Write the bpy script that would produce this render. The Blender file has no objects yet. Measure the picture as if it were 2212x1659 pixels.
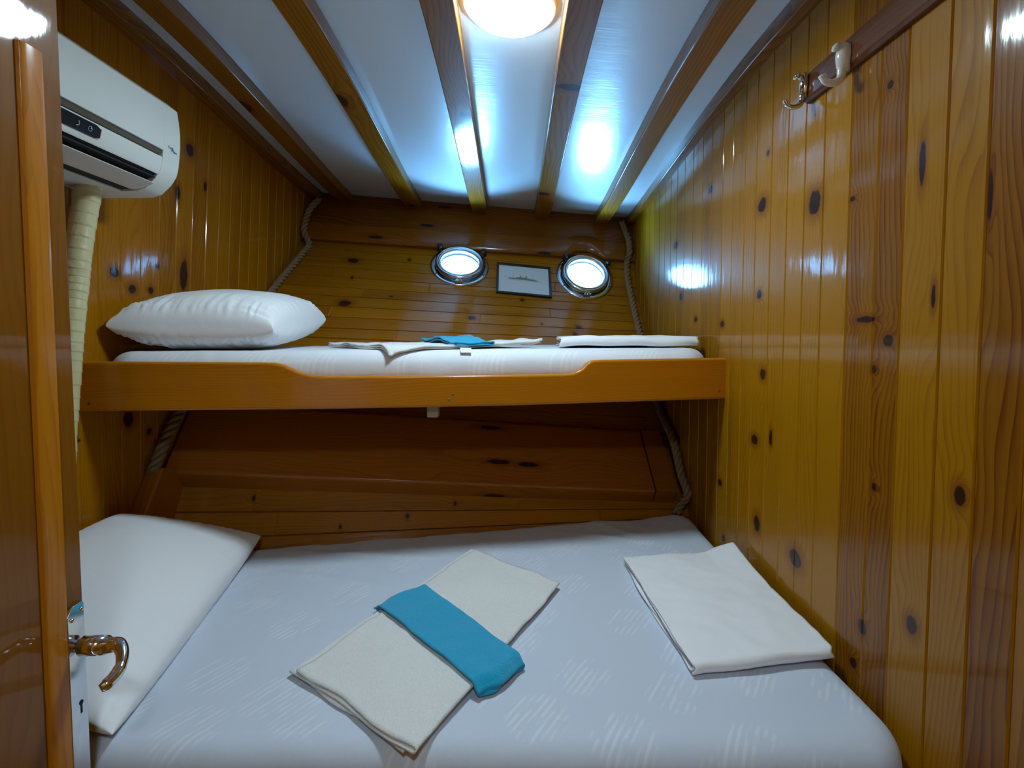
import bpy, bmesh, math, random
from mathutils import Vector, Matrix, noise
S = bpy.context.scene
C = S.collection
F, TILT = 1150.0, math.atan(.052)          # focal length in px of the 2212 px frame, camera pitch
# ---------------------------------------------------------------- camera
cd = bpy.data.cameras.new('camera'); cam = bpy.data.objects.new('camera', cd); C.objects.link(cam)
cam.location = (0, 0, 0); cam.rotation_euler = (math.pi/2 - TILT, 0, 0)
cd.sensor_width = 36; cd.lens = F*36/2212; cd.shift_y = -47.5/2212; cd.clip_start = .02
S.camera = cam
# ---------------------------------------------------------------- daylight outside the portholes
W = bpy.data.worlds.new('daylight'); S.world = W; W.use_nodes = True
WB = W.node_tree.nodes['Background']; WB.inputs[0].default_value = (.17, .52, 1, 1); WB.inputs[1].default_value = 100
S.view_settings.view_transform = 'Standard'; S.view_settings.look = 'None'
S.view_settings.exposure = 0; S.view_settings.gamma = 1; S.view_settings.use_curve_mapping = False
LAMP_L = 92.0          # radiance of the dome lamp between the beams
FILL_L = 78.0  # radiance of the added fill lamp behind the camera
LAMP_COL = (.73, .96, 1.10, 1)
S.cycles.use_denoising = True
S.cycles.max_bounces = 7; S.cycles.diffuse_bounces = 4; S.cycles.glossy_bounces = 3; S.cycles.adaptive_threshold = .02
S.cycles.caustics_reflective = False; S.cycles.caustics_refractive = False
S.cycles.sample_clamp_indirect = 4

# ---------------------------------------------------------------- helpers
CT, ST = math.cos(TILT), math.sin(TILT)
def ray(x, y):
    dx = (x-1106)/F; dy = (782-y)/F
    return Vector((dx, dy*ST+CT, dy*CT-ST))
def atD(x, y, D): r = ray(x, y); return r*(D/r.y)
def atX(x, y, X): r = ray(x, y); return r*(X/r.x)
def atZ(x, y, Z): r = ray(x, y); return r*(Z/r.z)

def tag(o, label=None, cat=None, group=None, kind=None):
    if label: o['label'] = label
    if cat: o['category'] = cat
    if group: o['group'] = group
    if kind: o['kind'] = kind
    return o
def empty(name, loc, label, cat, group=None, kind=None):
    o = bpy.data.objects.new(name, None); C.objects.link(o); o.location = loc; o.empty_display_size = .05
    return tag(o, label, cat, group, kind)
def put(name, me, mat, parent=None, smooth=False, bevel=0, seg=3, subsurf=0):
    if isinstance(me, bmesh.types.BMesh):
        m = bpy.data.meshes.new(name); me.normal_update(); me.to_mesh(m); me.free(); me = m
    o = bpy.data.objects.new(name, me); C.objects.link(o)
    if mat: me.materials.append(mat)
    if parent:
        o.parent = parent; o.matrix_parent_inverse = Matrix.Translation(-parent.location)
    if bevel:
        b = o.modifiers.new('b', 'BEVEL'); b.width = bevel; b.segments = seg; b.limit_method = 'ANGLE'; b.angle_limit = .6
        b.harden_normals = False; smooth = True
    if subsurf:
        b = o.modifiers.new('s', 'SUBSURF'); b.levels = subsurf; b.render_levels = subsurf
    if smooth:
        for p in me.polygons: p.use_smooth = True
        if bevel:
            w = o.modifiers.new('w', 'WEIGHTED_NORMAL'); w.keep_sharp = True
    return o
def struct(name, me, mat, parent=None, **k):
    o = put(name, me, mat, parent, **k)
    if not parent: o['kind'] = 'structure'
    return o
def uvlayer(bm): return bm.loops.layers.uv.get('UVMap') or bm.loops.layers.uv.new('UVMap')
def box(bm, a, b, uvax=(0, 2), off=(0, 0)):
    """axis box a..b; UVs in metres: u = across, v = along the grain"""
    x0, y0, z0 = a; x1, y1, z1 = b
    v = [bm.verts.new(p) for p in ((x0,y0,z0),(x1,y0,z0),(x1,y1,z0),(x0,y1,z0),(x0,y0,z1),(x1,y0,z1),(x1,y1,z1),(x0,y1,z1))]
    uv = uvlayer(bm); fs = []
    for q in ((0,3,2,1),(4,5,6,7),(0,1,5,4),(1,2,6,5),(2,3,7,6),(3,0,4,7)):
        f = bm.faces.new([v[i] for i in q]); fs.append(f)
        along = uvax[1]; n = [abs(c) for c in (f.calc_center_median())]
        f.normal_update(); nn = f.normal; ax = max(range(3), key=lambda i: abs(nn[i]))
        oth = [i for i in range(3) if i != along and i != ax]
        ac = oth[0]
        for l in f.loops: l[uv].uv = (l.vert.co[ac]+off[0], (l.vert.co[along] if along != ax else l.vert.co[oth[-1]])+off[1])
    return fs
def prism(bm, pts, vec, along=None):
    """extrude polygon pts (3D, coplanar) by vec; UV projected: v along 'along' dir"""
    vec = Vector(vec); uv = uvlayer(bm)
    a = [bm.verts.new(p) for p in pts]; b = [bm.verts.new(Vector(p)+vec) for p in pts]
    fs = [bm.faces.new(a[::-1]), bm.faces.new(b)]
    n = len(a)
    for i in range(n): fs.append(bm.faces.new((a[i], a[(i+1) % n], b[(i+1) % n], b[i])))
    al = Vector(along).normalized() if along else vec.normalized()
    for f in fs:
        f.normal_update(); ac = al.cross(f.normal)
        if ac.length < .2: ac = al.orthogonal()
        ac.normalize()
        for l in f.loops: l[uv].uv = (l.vert.co.dot(ac), l.vert.co.dot(al))
    bmesh.ops.recalc_face_normals(bm, faces=fs)
    return fs
def tube(bm, pts, rad, n=12, cap=True, flat=None):
    """round tube through pts with radius rad (number or list)"""
    pts = [Vector(p) for p in pts]; m = len(pts)
    if not hasattr(rad, '__len__'): rad = [rad]*m
    uv = uvlayer(bm); rings = []; up = None; L = 0
    for i, p in enumerate(pts):
        t = (pts[min(i+1, m-1)]-pts[max(i-1, 0)]).normalized()
        if up is None: up = t.orthogonal().normalized()
        up = (up - t*up.dot(t)).normalized(); sd = t.cross(up)
        if i: L += (p-pts[i-1]).length
        rings.append(([bm.verts.new(p+(up*math.cos(2*math.pi*k/n)+sd*math.sin(2*math.pi*k/n))*rad[i]) for k in range(n)], L))
    for i in range(m-1):
        for k in range(n):
            f = bm.faces.new((rings[i][0][k], rings[i][0][(k+1) % n], rings[i+1][0][(k+1) % n], rings[i+1][0][k])); f.smooth = True
            c = [(k, i), (k+1, i), (k+1, i+1), (k, i+1)]
            for l, (kk, ii) in zip(f.loops, c): l[uv].uv = (kk/n*2*math.pi*max(rad), rings[ii][1])
    if cap: bm.faces.new(rings[0][0][::-1]); bm.faces.new(rings[-1][0])
def smoothpath(pts, k=8):
    """Catmull-Rom"""
    pts = [Vector(p) for p in pts]; out = []
    P = [pts[0]*2-pts[1]]+pts+[pts[-1]*2-pts[-2]]
    for i in range(1, len(P)-2):
        for j in range(k):
            t = j/k; a, b, c, d = P[i-1], P[i], P[i+1], P[i+2]
            out.append(.5*((2*b)+(c-a)*t+(2*a-5*b+4*c-d)*t*t+(3*b-a-3*c+d)*t*t*t))
    out.append(pts[-1]); return out
def lathe(bm, prof, M, n=48, closed=False):
    """prof: list of (radius, height) revolved about local z, placed by matrix M"""
    rings = []
    for r, h in prof: rings.append([bm.verts.new(M @ Vector((r*math.cos(2*math.pi*k/n), r*math.sin(2*math.pi*k/n), h))) for k in range(n)])
    m = len(rings)
    for i in range(m if closed else m-1):
        for k in range(n):
            f = bm.faces.new((rings[i][k], rings[i][(k+1) % n], rings[(i+1) % m][(k+1) % n], rings[(i+1) % m][k])); f.smooth = True
    return rings
def text_mesh(body, size, M, mat, name, parent, extrude=.0002, bold=False):
    cu = bpy.data.curves.new(name, 'FONT'); cu.body = body; cu.size = size; cu.extrude = extrude; cu.align_x = 'CENTER'; cu.align_y = 'CENTER'
    t = bpy.data.objects.new('tmp', cu); C.objects.link(t)
    dg = bpy.context.evaluated_depsgraph_get(); me = bpy.data.meshes.new_from_object(t.evaluated_get(dg))
    C.objects.unlink(t); bpy.data.objects.remove(t); me.transform(M)
    me.materials.clear()
    return put(name, me, mat, parent)

# ---------------------------------------------------------------- materials
class NT:
    def __init__(s, name):
        s.m = bpy.data.materials.new(name); s.m.use_nodes = True; s.t = s.m.node_tree; s.N = s.t.nodes; s.L = s.t.links
        s.b = s.N['Principled BSDF']; s.out = s.N['Material Output']
    def n(s, typ, **k):
        nd = s.N.new(typ)
        for a, v in k.items():
            if a.startswith('i_'):
                key = a[2:]; key = int(key) if key.isdigit() else key.replace('_', ' ')
                s.set(nd.inputs[key], v)
            else: setattr(nd, a, v)
        return nd
    def set(s, inp, v):
        if isinstance(v, bpy.types.NodeSocket): s.L.new(v, inp)
        else: inp.default_value = v
    def math(s, op, a, b=None, c=None, clamp=False):
        nd = s.N.new('ShaderNodeMath'); nd.operation = op; nd.use_clamp = clamp; s.set(nd.inputs[0], a)
        if b is not None: s.set(nd.inputs[1], b)
        if c is not None: s.set(nd.inputs[2], c)
        return nd.outputs[0]
    def vmath(s, op, a, b=None):
        nd = s.N.new('ShaderNodeVectorMath'); nd.operation = op; s.set(nd.inputs[0], a)
        if b is not None: s.set(nd.inputs[1], b)
        return nd.outputs[1] if op in ('LENGTH', 'DISTANCE', 'DOT_PRODUCT') else nd.outputs[0]
    def mix(s, f, a, b, mode='MIX'):
        nd = s.N.new('ShaderNodeMix'); nd.data_type = 'RGBA'; nd.blend_type = mode; s.set(nd.inputs[0], f)
        s.set(nd.inputs[6], a); s.set(nd.inputs[7], b); return nd.outputs[2]
    def noise(s, vec, scale, detail=2, rough=.5, dist=0):
        nd = s.n('ShaderNodeTexNoise', i_Scale=scale, i_Detail=detail, i_Roughness=rough, i_Distortion=dist); s.L.new(vec, nd.inputs['Vector'])
        return nd.outputs[0]
    def ramp(s, f, stops):
        nd = s.N.new('ShaderNodeValToRGB'); s.set(nd.inputs[0], f); e = nd.color_ramp.elements
        while len(e) < len(stops): e.new(.5)
        for el, (p, c) in zip(e, stops): el.position = p; el.color = c if len(c) == 4 else (*c, 1)
        return nd.outputs[0]
    def sm(s, f, a, b, o0=0., o1=1.):
        nd = s.N.new('ShaderNodeMapRange'); nd.interpolation_type = 'SMOOTHSTEP'
        for i, v in enumerate((f, a, b, o0, o1)): s.set(nd.inputs[i], v)
        return nd.outputs[0]
    def comb(s, x, y, z=0.):
        nd = s.N.new('ShaderNodeCombineXYZ')
        for i, v in enumerate((x, y, z)): s.set(nd.inputs[i], v)
        return nd.outputs[0]
def wood(name, light=(.44, .182, .002), dark=(.165, .038, .001), knots=(), rings=72, rough=.09, coat=.55, wav=.0009, contrast=.42, rnd=True, streaks=.5):
    """varnished pine: UV in metres (u across the board, v along it); face attributes pid (random) and tint (0 dark red .. 1 yellow)"""
    s = NT(name)
    uv = s.n('ShaderNodeUVMap', uv_map='UVMap').outputs[0]
    pid = s.n('ShaderNodeAttribute', attribute_name='pid').outputs['Fac']; tint = s.n('ShaderNodeAttribute', attribute_name='tint').outputs['Fac']
    sp = s.n('ShaderNodeSeparateXYZ'); s.L.new(uv, sp.inputs[0]); u, v = sp.outputs[0], sp.outputs[1]
    uo = s.math('ADD', u, s.math('MULTIPLY', pid, 3.7)); vo = s.math('ADD', v, s.math('MULTIPLY', pid, 9.3))
    dmin = None
    def one(ds, c, r):
        q = s.vmath('MULTIPLY', s.vmath('SUBTRACT', uv, (c[0], c[1], 0)), (1/r[0], 1/r[1], 0))
        return s.vmath('LENGTH', q)
    for (ku, kv, ru, rv) in knots:
        d = one(None, (ku, kv), (ru, rv)); dmin = d if dmin is None else s.math('MINIMUM', dmin, d)
    if rnd:   # scattered small knots
        vo_n = s.n('ShaderNodeTexVoronoi', i_Scale=1.0, i_Randomness=.9); vo_n.voronoi_dimensions = '2D'
        s.L.new(s.comb(s.math('MULTIPLY', uo, 7.), s.math('MULTIPLY', vo, 1.7)), vo_n.inputs['Vector'])
        d2 = s.math('DIVIDE', vo_n.outputs['Distance'], .075)
        # keep only some of the cells
        sc = s.n('ShaderNodeSeparateColor'); s.L.new(vo_n.outputs['Color'], sc.inputs[0])
        d2 = s.math('ADD', d2, s.math('MULTIPLY', s.math('LESS_THAN', sc.outputs[0], .62), 20.))
        dmin = d2 if dmin is None else s.math('MINIMUM', dmin, d2)
    if dmin is None: dmin = s.math('ADD', 99., 0.)
    wob = s.noise(s.comb(s.math('MULTIPLY', uo, 40.), s.math('MULTIPLY', vo, 40.)), 1., 2)
    dk = s.math('ADD', dmin, s.math('MULTIPLY', s.math('SUBTRACT', wob, .5), .7))
    near = s.math('EXPONENT', s.math('MULTIPLY', s.math('POWER', dmin, 2.), -.10))
    low = s.noise(s.comb(s.math('MULTIPLY', uo, 2.2), s.math('MULTIPLY', vo, .55)), 1.6, 2, .5)
    mid = s.noise(s.comb(s.math('MULTIPLY', uo, 9.), s.math('MULTIPLY', vo, 1.3)), 1., 3, .55)
    ph = s.math('ADD', s.math('MULTIPLY', uo, float(rings)), s.math('MULTIPLY', low, 16.))
    ph = s.math('ADD', ph, s.math('MULTIPLY', mid, 2.2))
    ph = s.math('ADD', ph, s.math('MULTIPLY', near, s.math('SUBTRACT', s.math('MULTIPLY', dmin, 1.3), 2.)))
    saw = s.math('FRACT', ph)
    grain = s.math('POWER', saw, 2.2)
    fib = s.noise(s.comb(s.math('MULTIPLY', uo, 260.), s.math('MULTIPLY', vo, 5.)), 1., 3, .6)
    broad = s.noise(s.comb(s.math('MULTIPLY', uo, 16.), s.math('MULTIPLY', vo, .9)), 1., 3, .6)
    f = s.math('MULTIPLY', grain, contrast)
    f = s.math('ADD', f, s.math('MULTIPLY', s.math('SUBTRACT', fib, .5), .45))
    f = s.math('ADD', f, s.math('MULTIPLY', s.math('SUBTRACT', broad, .48), streaks*1.6), clamp=True)
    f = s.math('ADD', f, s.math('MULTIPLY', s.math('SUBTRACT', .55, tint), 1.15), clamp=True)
    col = s.mix(f, (*light, 1), (*dark, 1))
    halo = s.sm(dmin, 2.6, .9)
    col = s.mix(s.math('MULTIPLY', halo, .55), col, (.16, .035, .004, 1))
    core = s.sm(dk, 1.12, .82)
    col = s.mix(s.math('MULTIPLY', core, .93), col, (.018, .007, .004, 1))
    s.L.new(col, s.b.inputs['Base Color'])
    s.set(s.b.inputs['Roughness'], .45); s.set(s.b.inputs['Specular IOR Level'], .08)
    s.set(s.b.inputs['Coat Weight'], coat); s.set(s.b.inputs['Coat Roughness'], rough); s.set(s.b.inputs['Coat IOR'], 1.5)
    # brushed varnish: long soft waves and fine specks
    w1 = s.noise(s.comb(s.math('MULTIPLY', uo, 26.), s.math('MULTIPLY', vo, 5.)), 1., 2)
    w2 = s.noise(s.comb(s.math('MULTIPLY', uo, 300.), s.math('MULTIPLY', vo, 70.)), 1., 2)
    hgt = s.math('ADD', s.math('MULTIPLY', w1, 1.), s.math('MULTIPLY', w2, .045))
    bp = s.n('ShaderNodeBump', i_Strength=1., i_Distance=wav); s.L.new(hgt, bp.inputs['Height'])
    s.L.new(bp.outputs[0], s.b.inputs['Coat Normal'])
    bp2 = s.n('ShaderNodeBump', i_Strength=.3, i_Distance=wav); s.L.new(s.math('ADD', hgt, s.math('MULTIPLY', grain, .1)), bp2.inputs['Height'])
    s.L.new(bp2.outputs[0], s.b.inputs['Normal'])
    return s.m
def plain(name, col, rough=.5, metal=0., coat=0., bump=None, spec=.5, emis=None, estr=0.):
    s = NT(name); s.b.inputs['Base Color'].default_value = (*col, 1); s.b.inputs['Roughness'].default_value = rough
    s.b.inputs['Metallic'].default_value = metal; s.b.inputs['Coat Weight'].default_value = coat; s.b.inputs['Specular IOR Level'].default_value = spec
    if emis: s.b.inputs['Emission Color'].default_value = emis; s.b.inputs['Emission Strength'].default_value = estr
    if bump:
        sc, dist, det = bump
        tc = s.n('ShaderNodeTexCoord').outputs['Object']; h = s.noise(tc, sc, det, .6)
        bp = s.n('ShaderNodeBump', i_Strength=1., i_Distance=dist); s.L.new(h, bp.inputs['Height']); s.L.new(bp.outputs[0], s.b.inputs['Normal'])
    return s.m
def sheet_mat(name, base, hi, patt=True, folds=.0):
    """cotton sateen with patches of slanted woven stripes"""
    s = NT(name); tc = s.n('ShaderNodeTexCoord').outputs['Object']
    s.b.inputs['Roughness'].default_value = .75; s.b.inputs['Sheen Weight'].default_value = .15; s.b.inputs['Specular IOR Level'].default_value = .3
    if patt:
        sp = s.n('ShaderNodeSeparateXYZ'); s.L.new(tc, sp.inputs[0]); x, y = sp.outputs[0], sp.outputs[1]
        a = -.57; p = s.math('ADD', s.math('MULTIPLY', x, math.cos(a)), s.math('MULTIPLY', y, math.sin(a)))
        q = s.math('SUBTRACT', s.math('MULTIPLY', y, math.cos(a)), s.math('MULTIPLY', x, math.sin(a)))
        vn = s.n('ShaderNodeTexVoronoi', i_Scale=5.6, i_Randomness=.6); vn.voronoi_dimensions = '2D'
        s.L.new(s.comb(p, s.math('MULTIPLY', q, .9)), vn.inputs['Vector'])
        patch = s.sm(vn.outputs['Distance'], .38, .28)
        sc = s.n('ShaderNodeSeparateColor'); s.L.new(vn.outputs['Color'], sc.inputs[0])
        st = s.math('SINE', s.math('ADD', s.math('MULTIPLY', p, 450.), s.math('MULTIPLY', sc.outputs[0], 9.)))
        brk = s.noise(s.comb(s.math('MULTIPLY', p, 50.), s.math('MULTIPLY', q, 16.)), 1., 2)
        m = s.math('MULTIPLY', s.math('MULTIPLY', patch, s.sm(st, -.1, .5)), s.sm(brk, .40, .55))
        s.L.new(s.mix(m, (*base, 1), (*hi, 1)), s.b.inputs['Base Color'])
        s.L.new(s.math('SUBTRACT', .75, s.math('MULTIPLY', m, .25)), s.b.inputs['Roughness'])
    else: s.b.inputs['Base Color'].default_value = (*base, 1)
    h = s.math('ADD', s.noise(tc, 9., 3, .5), s.math('MULTIPLY', s.noise(tc, 420., 2, .6), .03))
    bp = s.n('ShaderNodeBump', i_Strength=1., i_Distance=.004); s.L.new(h, bp.inputs['Height']); s.L.new(bp.outputs[0], s.b.inputs['Normal'])
    return s.m
def terry(name, col):
    s = NT(name); tc = s.n('ShaderNodeTexCoord').outputs['Object']
    v = s.noise(tc, 330., 3, .7); v2 = s.noise(tc, 60., 2)
    c = s.mix(s.math('ADD', s.math('MULTIPLY', s.math('SUBTRACT', v, .5), 1.6), .5, clamp=True), tuple(a*.84 for a in col)+(1,), tuple(min(1, a*1.08) for a in col)+(1,))
    s.L.new(c, s.b.inputs['Base Color']); s.b.inputs['Roughness'].default_value = .95; s.b.inputs['Sheen Weight'].default_value = .35; s.b.inputs['Specular IOR Level'].default_value = .1
    bp = s.n('ShaderNodeBump', i_Strength=1., i_Distance=.0025); s.L.new(s.math('ADD', v, s.math('MULTIPLY', v2, .5)), bp.inputs['Height']); s.L.new(bp.outputs[0], s.b.inputs['Normal'])
    return s.m
def glass_mat():
    s = NT('glass'); s.N.remove(s.b)
    tr = s.n('ShaderNodeBsdfTransparent'); gl = s.n('ShaderNodeBsdfGlossy', i_Roughness=.02); fr = s.n('ShaderNodeFresnel', i_IOR=1.5)
    mx = s.n('ShaderNodeMixShader'); s.L.new(s.math('MULTIPLY', fr.outputs[0], .8), mx.inputs[0]); s.L.new(tr.outputs[0], mx.inputs[1]); s.L.new(gl.outputs[0], mx.inputs[2])
    s.L.new(mx.outputs[0], s.out.inputs[0]); return s.m
M = {}
M['chrome'] = plain('chrome', (.78, .78, .80), .09, 1.)
M['steel'] = plain('polished_steel', (.62, .63, .65), .16, 1.)
M['black_metal'] = plain('black_metal', (.012, .012, .016), .35)
M['black_plastic'] = plain('black_plastic', (.008, .009, .012), .22)
M['dark_inside'] = plain('dark_inside', (.01, .01, .01), .8)
M['white_plastic'] = plain('white_plastic', (.74, .78, .74), .32)
M['louver_plastic'] = plain('louver_plastic', (.68, .66, .62), .38)
M['gap_grey'] = plain('gap_grey', (.10, .085, .055), .6)
M['red_plastic'] = plain('red_plastic', (.35, .03, .02), .3)
def paint():
    s = NT('gloss_ceiling_paint'); s.b.inputs['Base Color'].default_value = (.66, .68, .69, 1); s.b.inputs['Roughness'].default_value = .4; s.b.inputs['Coat Weight'].default_value = .9
    sp = s.n('ShaderNodeSeparateXYZ'); s.L.new(s.n('ShaderNodeTexCoord').outputs['Object'], sp.inputs[0])
    brush = s.noise(s.comb(s.math('MULTIPLY', sp.outputs[0], 5.), s.math('MULTIPLY', sp.outputs[1], 75.)), 1., 3, .6)
    lump = s.noise(s.comb(s.math('MULTIPLY', sp.outputs[0], 6.), s.math('MULTIPLY', sp.outputs[1], 6.)), 1., 2)
    bp = s.n('ShaderNodeBump', i_Strength=1., i_Distance=.0010); s.L.new(s.math('ADD', s.math('MULTIPLY', brush, .5), s.math('MULTIPLY', lump, 2.)), bp.inputs['Height'])
    s.L.new(bp.outputs[0], s.b.inputs['Coat Normal']); return s.m
M['paint'] = paint()
M['paint'].node_tree.nodes['Principled BSDF'].inputs['Coat Roughness'].default_value = .19
M['screw'] = plain('screw_steel', (.16, .17, .15), .5, .8)
M['paper'] = plain('paper', (.62, .64, .62), .6)
M['ink'] = plain('ink', (.20, .22, .17), .7)
M['ink_tan'] = plain('ink_tan', (.42, .29, .10), .7)
M['black_frame'] = plain('black_frame', (.012, .011, .013), .3)
M['enamel'] = plain('white_enamel', (.78, .76, .68), .18, coat=.6)
M['rope'] = plain('rope_fibre', (.27, .19, .10), .9, bump=(260, .002, 3), spec=.1)
M['tape'] = plain('cream_tape', (.66, .60, .33), .40, bump=(60, .0015, 2))
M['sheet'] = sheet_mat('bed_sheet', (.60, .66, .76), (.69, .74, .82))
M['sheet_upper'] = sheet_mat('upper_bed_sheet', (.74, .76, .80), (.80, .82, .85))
M['cotton'] = sheet_mat('white_cotton', (.88, .89, .91), (1, 1, 1), False)
M['terry_white'] = terry('terry_white', (.90, .90, .87))
M['terry_blue'] = terry('terry_blue', (.010, .42, .70))
M['tagcloth'] = plain('tag_cloth', (.75, .76, .76), .8)
M['glass'] = glass_mat()
M['pale_wood'] = plain('pale_wood', (.42, .34, .20), .7, bump=(60, .001, 3))

# ---------------------------------------------------------------- room dimensions
XL, XR = -1.249, .751
def zc(x, d):      # ceiling height: falls to the right and toward the hull
    t = max(0., min(1., (3.5-d)/2.0)); return .891-.165*(x-XL)/2+.125*t*t*(3-2*t)
FLOOR = -1.25
def setattr_face(bm, f, pid, tint):
    lp = bm.faces.layers.float.get('pid') or bm.faces.layers.float.new('pid')
    lt = bm.faces.layers.float.get('tint') or bm.faces.layers.float.new('tint')
    f[lp] = pid; f[lt] = tint
def fill_attr(bm, pid=0., tint=.55):
    lp = bm.faces.layers.float.get('pid') or bm.faces.layers.float.new('pid')
    lt = bm.faces.layers.float.get('tint') or bm.faces.layers.float.new('tint')
    for f in bm.faces: f[lp] = pid; f[lt] = tint

# plank walls: bounds = list of depths, tint per plank, sgn = room side of the wall
def plank_wall(X, bounds, tints, sgn, tilt, seed):
    rr = random.Random(seed); bm = bmesh.new(); uv = uvlayer(bm)
    bm.faces.layers.float.new('pid'); bm.faces.layers.float.new('tint')
    g = .0035
    for i in range(len(bounds)-1):
        d0, d1 = bounds[i], bounds[i+1]; pid = rr.random()*4; tn = tints[i]
        proud = rr.uniform(0, .0006)
        prof = [(d0, -.0030), (d0+.0007, -.0026), (d0+g, 0+proud), (d1-g, 0+proud), (d1-.0007, -.0026), (d1, -.0030)]
        zs = [FLOOR, -.9, -.6, -.3, 0, .3, .6, .9, 1.15]
        grid = [[bm.verts.new((X+sgn*h, d+tilt(d)*z, z)) for (d, h) in prof] for z in zs]
        for a in range(len(zs)-1):
            for b in range(len(prof)-1):
                q = (grid[a][b], grid[a][b+1], grid[a+1][b+1], grid[a+1][b])
                f = bm.faces.new(q if sgn < 0 else q[::-1]); c = [(b, a), (b+1, a), (b+1, a+1), (b, a+1)]
                if sgn > 0: c = c[::-1]
                for l, (bb, aa) in zip(f.loops, c): l[uv].uv = (prof[bb][0], zs[aa])
                setattr_face(bm, f, pid, tn if b == 2 else 1.15)  # groove bevels tinted lighter: edge highlights painted into the colour
    return bm
# ---- right wall
rb = [-.62, -.52, -.42, -.33, -.23, -.14, -.04, .05, .15, .24, .34, .43, .52, .61, .70, .775, .854, .936, 1.034, 1.11, 1.202, 1.303, 1.387, 1.474, 1.565, 1.66, 1.742, 1.838, 1.924, 2.03, 2.128, 2.238, 2.348, 2.45]
while rb[-1] < 3.75: rb.append(rb[-1]+.097)
rt = {.775: .15, .70: .45, .854: .62, .936: .74, 1.034: .12, 1.11: .20, 1.202: .80, 1.303: .72, 1.387: .85, 1.474: .68, 1.565: .8, 1.66: .62, 1.742: .58, 1.838: .75}
rr = random.Random(5)
rtl = [rt.get(b, rr.uniform(.38, .72)) for b in rb[:-1]]
def wk(px, X, tilt=lambda d: 0):
    out = []
    for (x, y, rx, ry) in px:
        p = atX(x, y, X); d = p.y
        for _ in range(4): d = p.y-tilt(d)*p.z
        ru = rx*abs(X)*F/(x-1106)**2 if True else 0
        out.append((d, p.z, max(.0035, abs(ru)), max(.004, ry*p.y/F)))
    return out
RK = [(1760,437,13,24),(1647,443,9,15),(1993,350,7,46),(1535,410,4,9),(1640,636,5,9),(1918,735,11,13),(1888,798,6,9),(2017,640,5,28),(1648,808,6,12),(1630,950,7,11),
      (1665,945,3,18),(1888,1052,5,9),(2073,1070,13,24),(1635,1130,6,17),(1718,1207,12,20),(1862,1355,9,17),(1970,1350,12,22),(1843,1432,7,12),(1555,1042,4,8),(1842,430,5,5),
      (1924,182,7,9),(1560,700,4,8),(1471,640,3,8),(1460,530,4,8),(1870,690,20,7),(1513,1155,3,7),(1563,1162,3,8),(1660,330,3,6),(1503,690,3,6),(2140,420,6,60)]
M['wood_right'] = wood('varnished_pine_right', light=(.385, .162, .002), dark=(.14, .032, .001), contrast=.5, streaks=.7, knots=wk(RK, XR), rnd=False)
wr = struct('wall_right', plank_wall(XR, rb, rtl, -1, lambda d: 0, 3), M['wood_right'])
# ---- left wall
ltilt = lambda d: max(0., min(.12, (d-1.48)*.17))
lb = [1.613+.0895*i for i in range(-25, 25)]
rr = random.Random(9)
ltl = [rr.uniform(.40, .62) for b in lb]
for i, t in zip(range(24, 34), (.72, .68, .66, .60, .45, .62, .42, .52, .5, .5)): ltl[i] = t
LK = [(247,588,10,11),(286,625,8,10),(326,627,5,8),(411,325,7,14),(384,417,5,16),(443,403,3,10),(278,905,11,17),(322,932,5,7),(397,595,8,34),(340,575,4,6),(170,952,3,3)]
M['wood_left'] = wood('varnished_pine_left', contrast=.5, streaks=.7, light=(.40, .155, .002), knots=wk(LK, XL, ltilt), rnd=False)
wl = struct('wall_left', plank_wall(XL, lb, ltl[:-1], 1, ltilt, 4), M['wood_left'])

# ---- sloping hull side (back wall): ruled between a left and a right profile
HK = [(0, (1.76,-.80), (2.19,-.80)), (.12, (1.90,-.545), (2.27,-.719)), (.27, (2.07,-.275), (2.53,-.48)), (.5, (2.50,.04), (2.95,-.04)),
      (.65, (2.88,.31), (3.18,.20)), (.8, (3.22,.575), (3.32,.45)), (1., (3.56,.93), (3.50,.76)), (1.1, (3.62,1.05), (3.55,.9))]
def prof_at(t, side):
    # smooth interpolation of the key points
    ks = [(k[0], k[1+side]) for k in HK]
    for i in range(len(ks)-1):
        if t <= ks[i+1][0] or i == len(ks)-2:
            t0, p0 = ks[i]; t1, p1 = ks[i+1]; f = (t-t0)/(t1-t0)
            return Vector((p0[0]+(p1[0]-p0[0])*f, p0[1]+(p1[1]-p0[1])*f))
def hull(s, t):
    a, b = prof_at(t, 0), prof_at(t, 1); q = a.lerp(b, s)
    return Vector((XL+(XR-XL)*s, q[0], q[1]))
def hull_uv(x, y):
    """pixel -> (s, t) on the hull by bisection along the ray"""
    r = ray(x, y)
    def tz(k):                     # signed: ray point depth minus hull depth at the same X and z
        p = r*k; s = (p.x-XL)/(XR-XL); lo, hi = -.3, 1.1
        for _ in range(30):
            m = (lo+hi)/2
            if hull(s, m).z < p.z: lo = m
            else: hi = m
        return p.y-hull(s, lo).y, s, lo
    a, b = .5, 4.2
    for _ in range(40):
        m = (a+b)/2
        if tz(m)[0] < 0: a = m
        else: b = m
    _, s, t = tz(a); return s, t
def hull_frame(s, t):
    p = hull(s, t); eu = (hull(s+.01, t)-hull(s-.01, t)).normalized(); ev = (hull(s, t+.01)-hull(s, t-.01)).normalized()
    n = eu.cross(ev).normalized()
    if n.y > 0: n = -n
    ev = n.cross(eu).normalized()
    if ev.z < 0: ev = -ev
    return p, eu, ev, n
tb = [0, .04, .08, .12]+[.12+.15*i/3 for i in range(1, 4)]
N = 16
gl = []; acc = 0; last = hull(.5, .27)
for i in range(201):
    q = hull(.5, .27+.53*i/200); acc += (q-last).length; last = q; gl.append((acc, .27+.53*i/200))
for i in range(1, N+1):
    target = acc*i/N; tb.append(next(t for g, t in gl if g >= target-1e-9))
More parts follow.
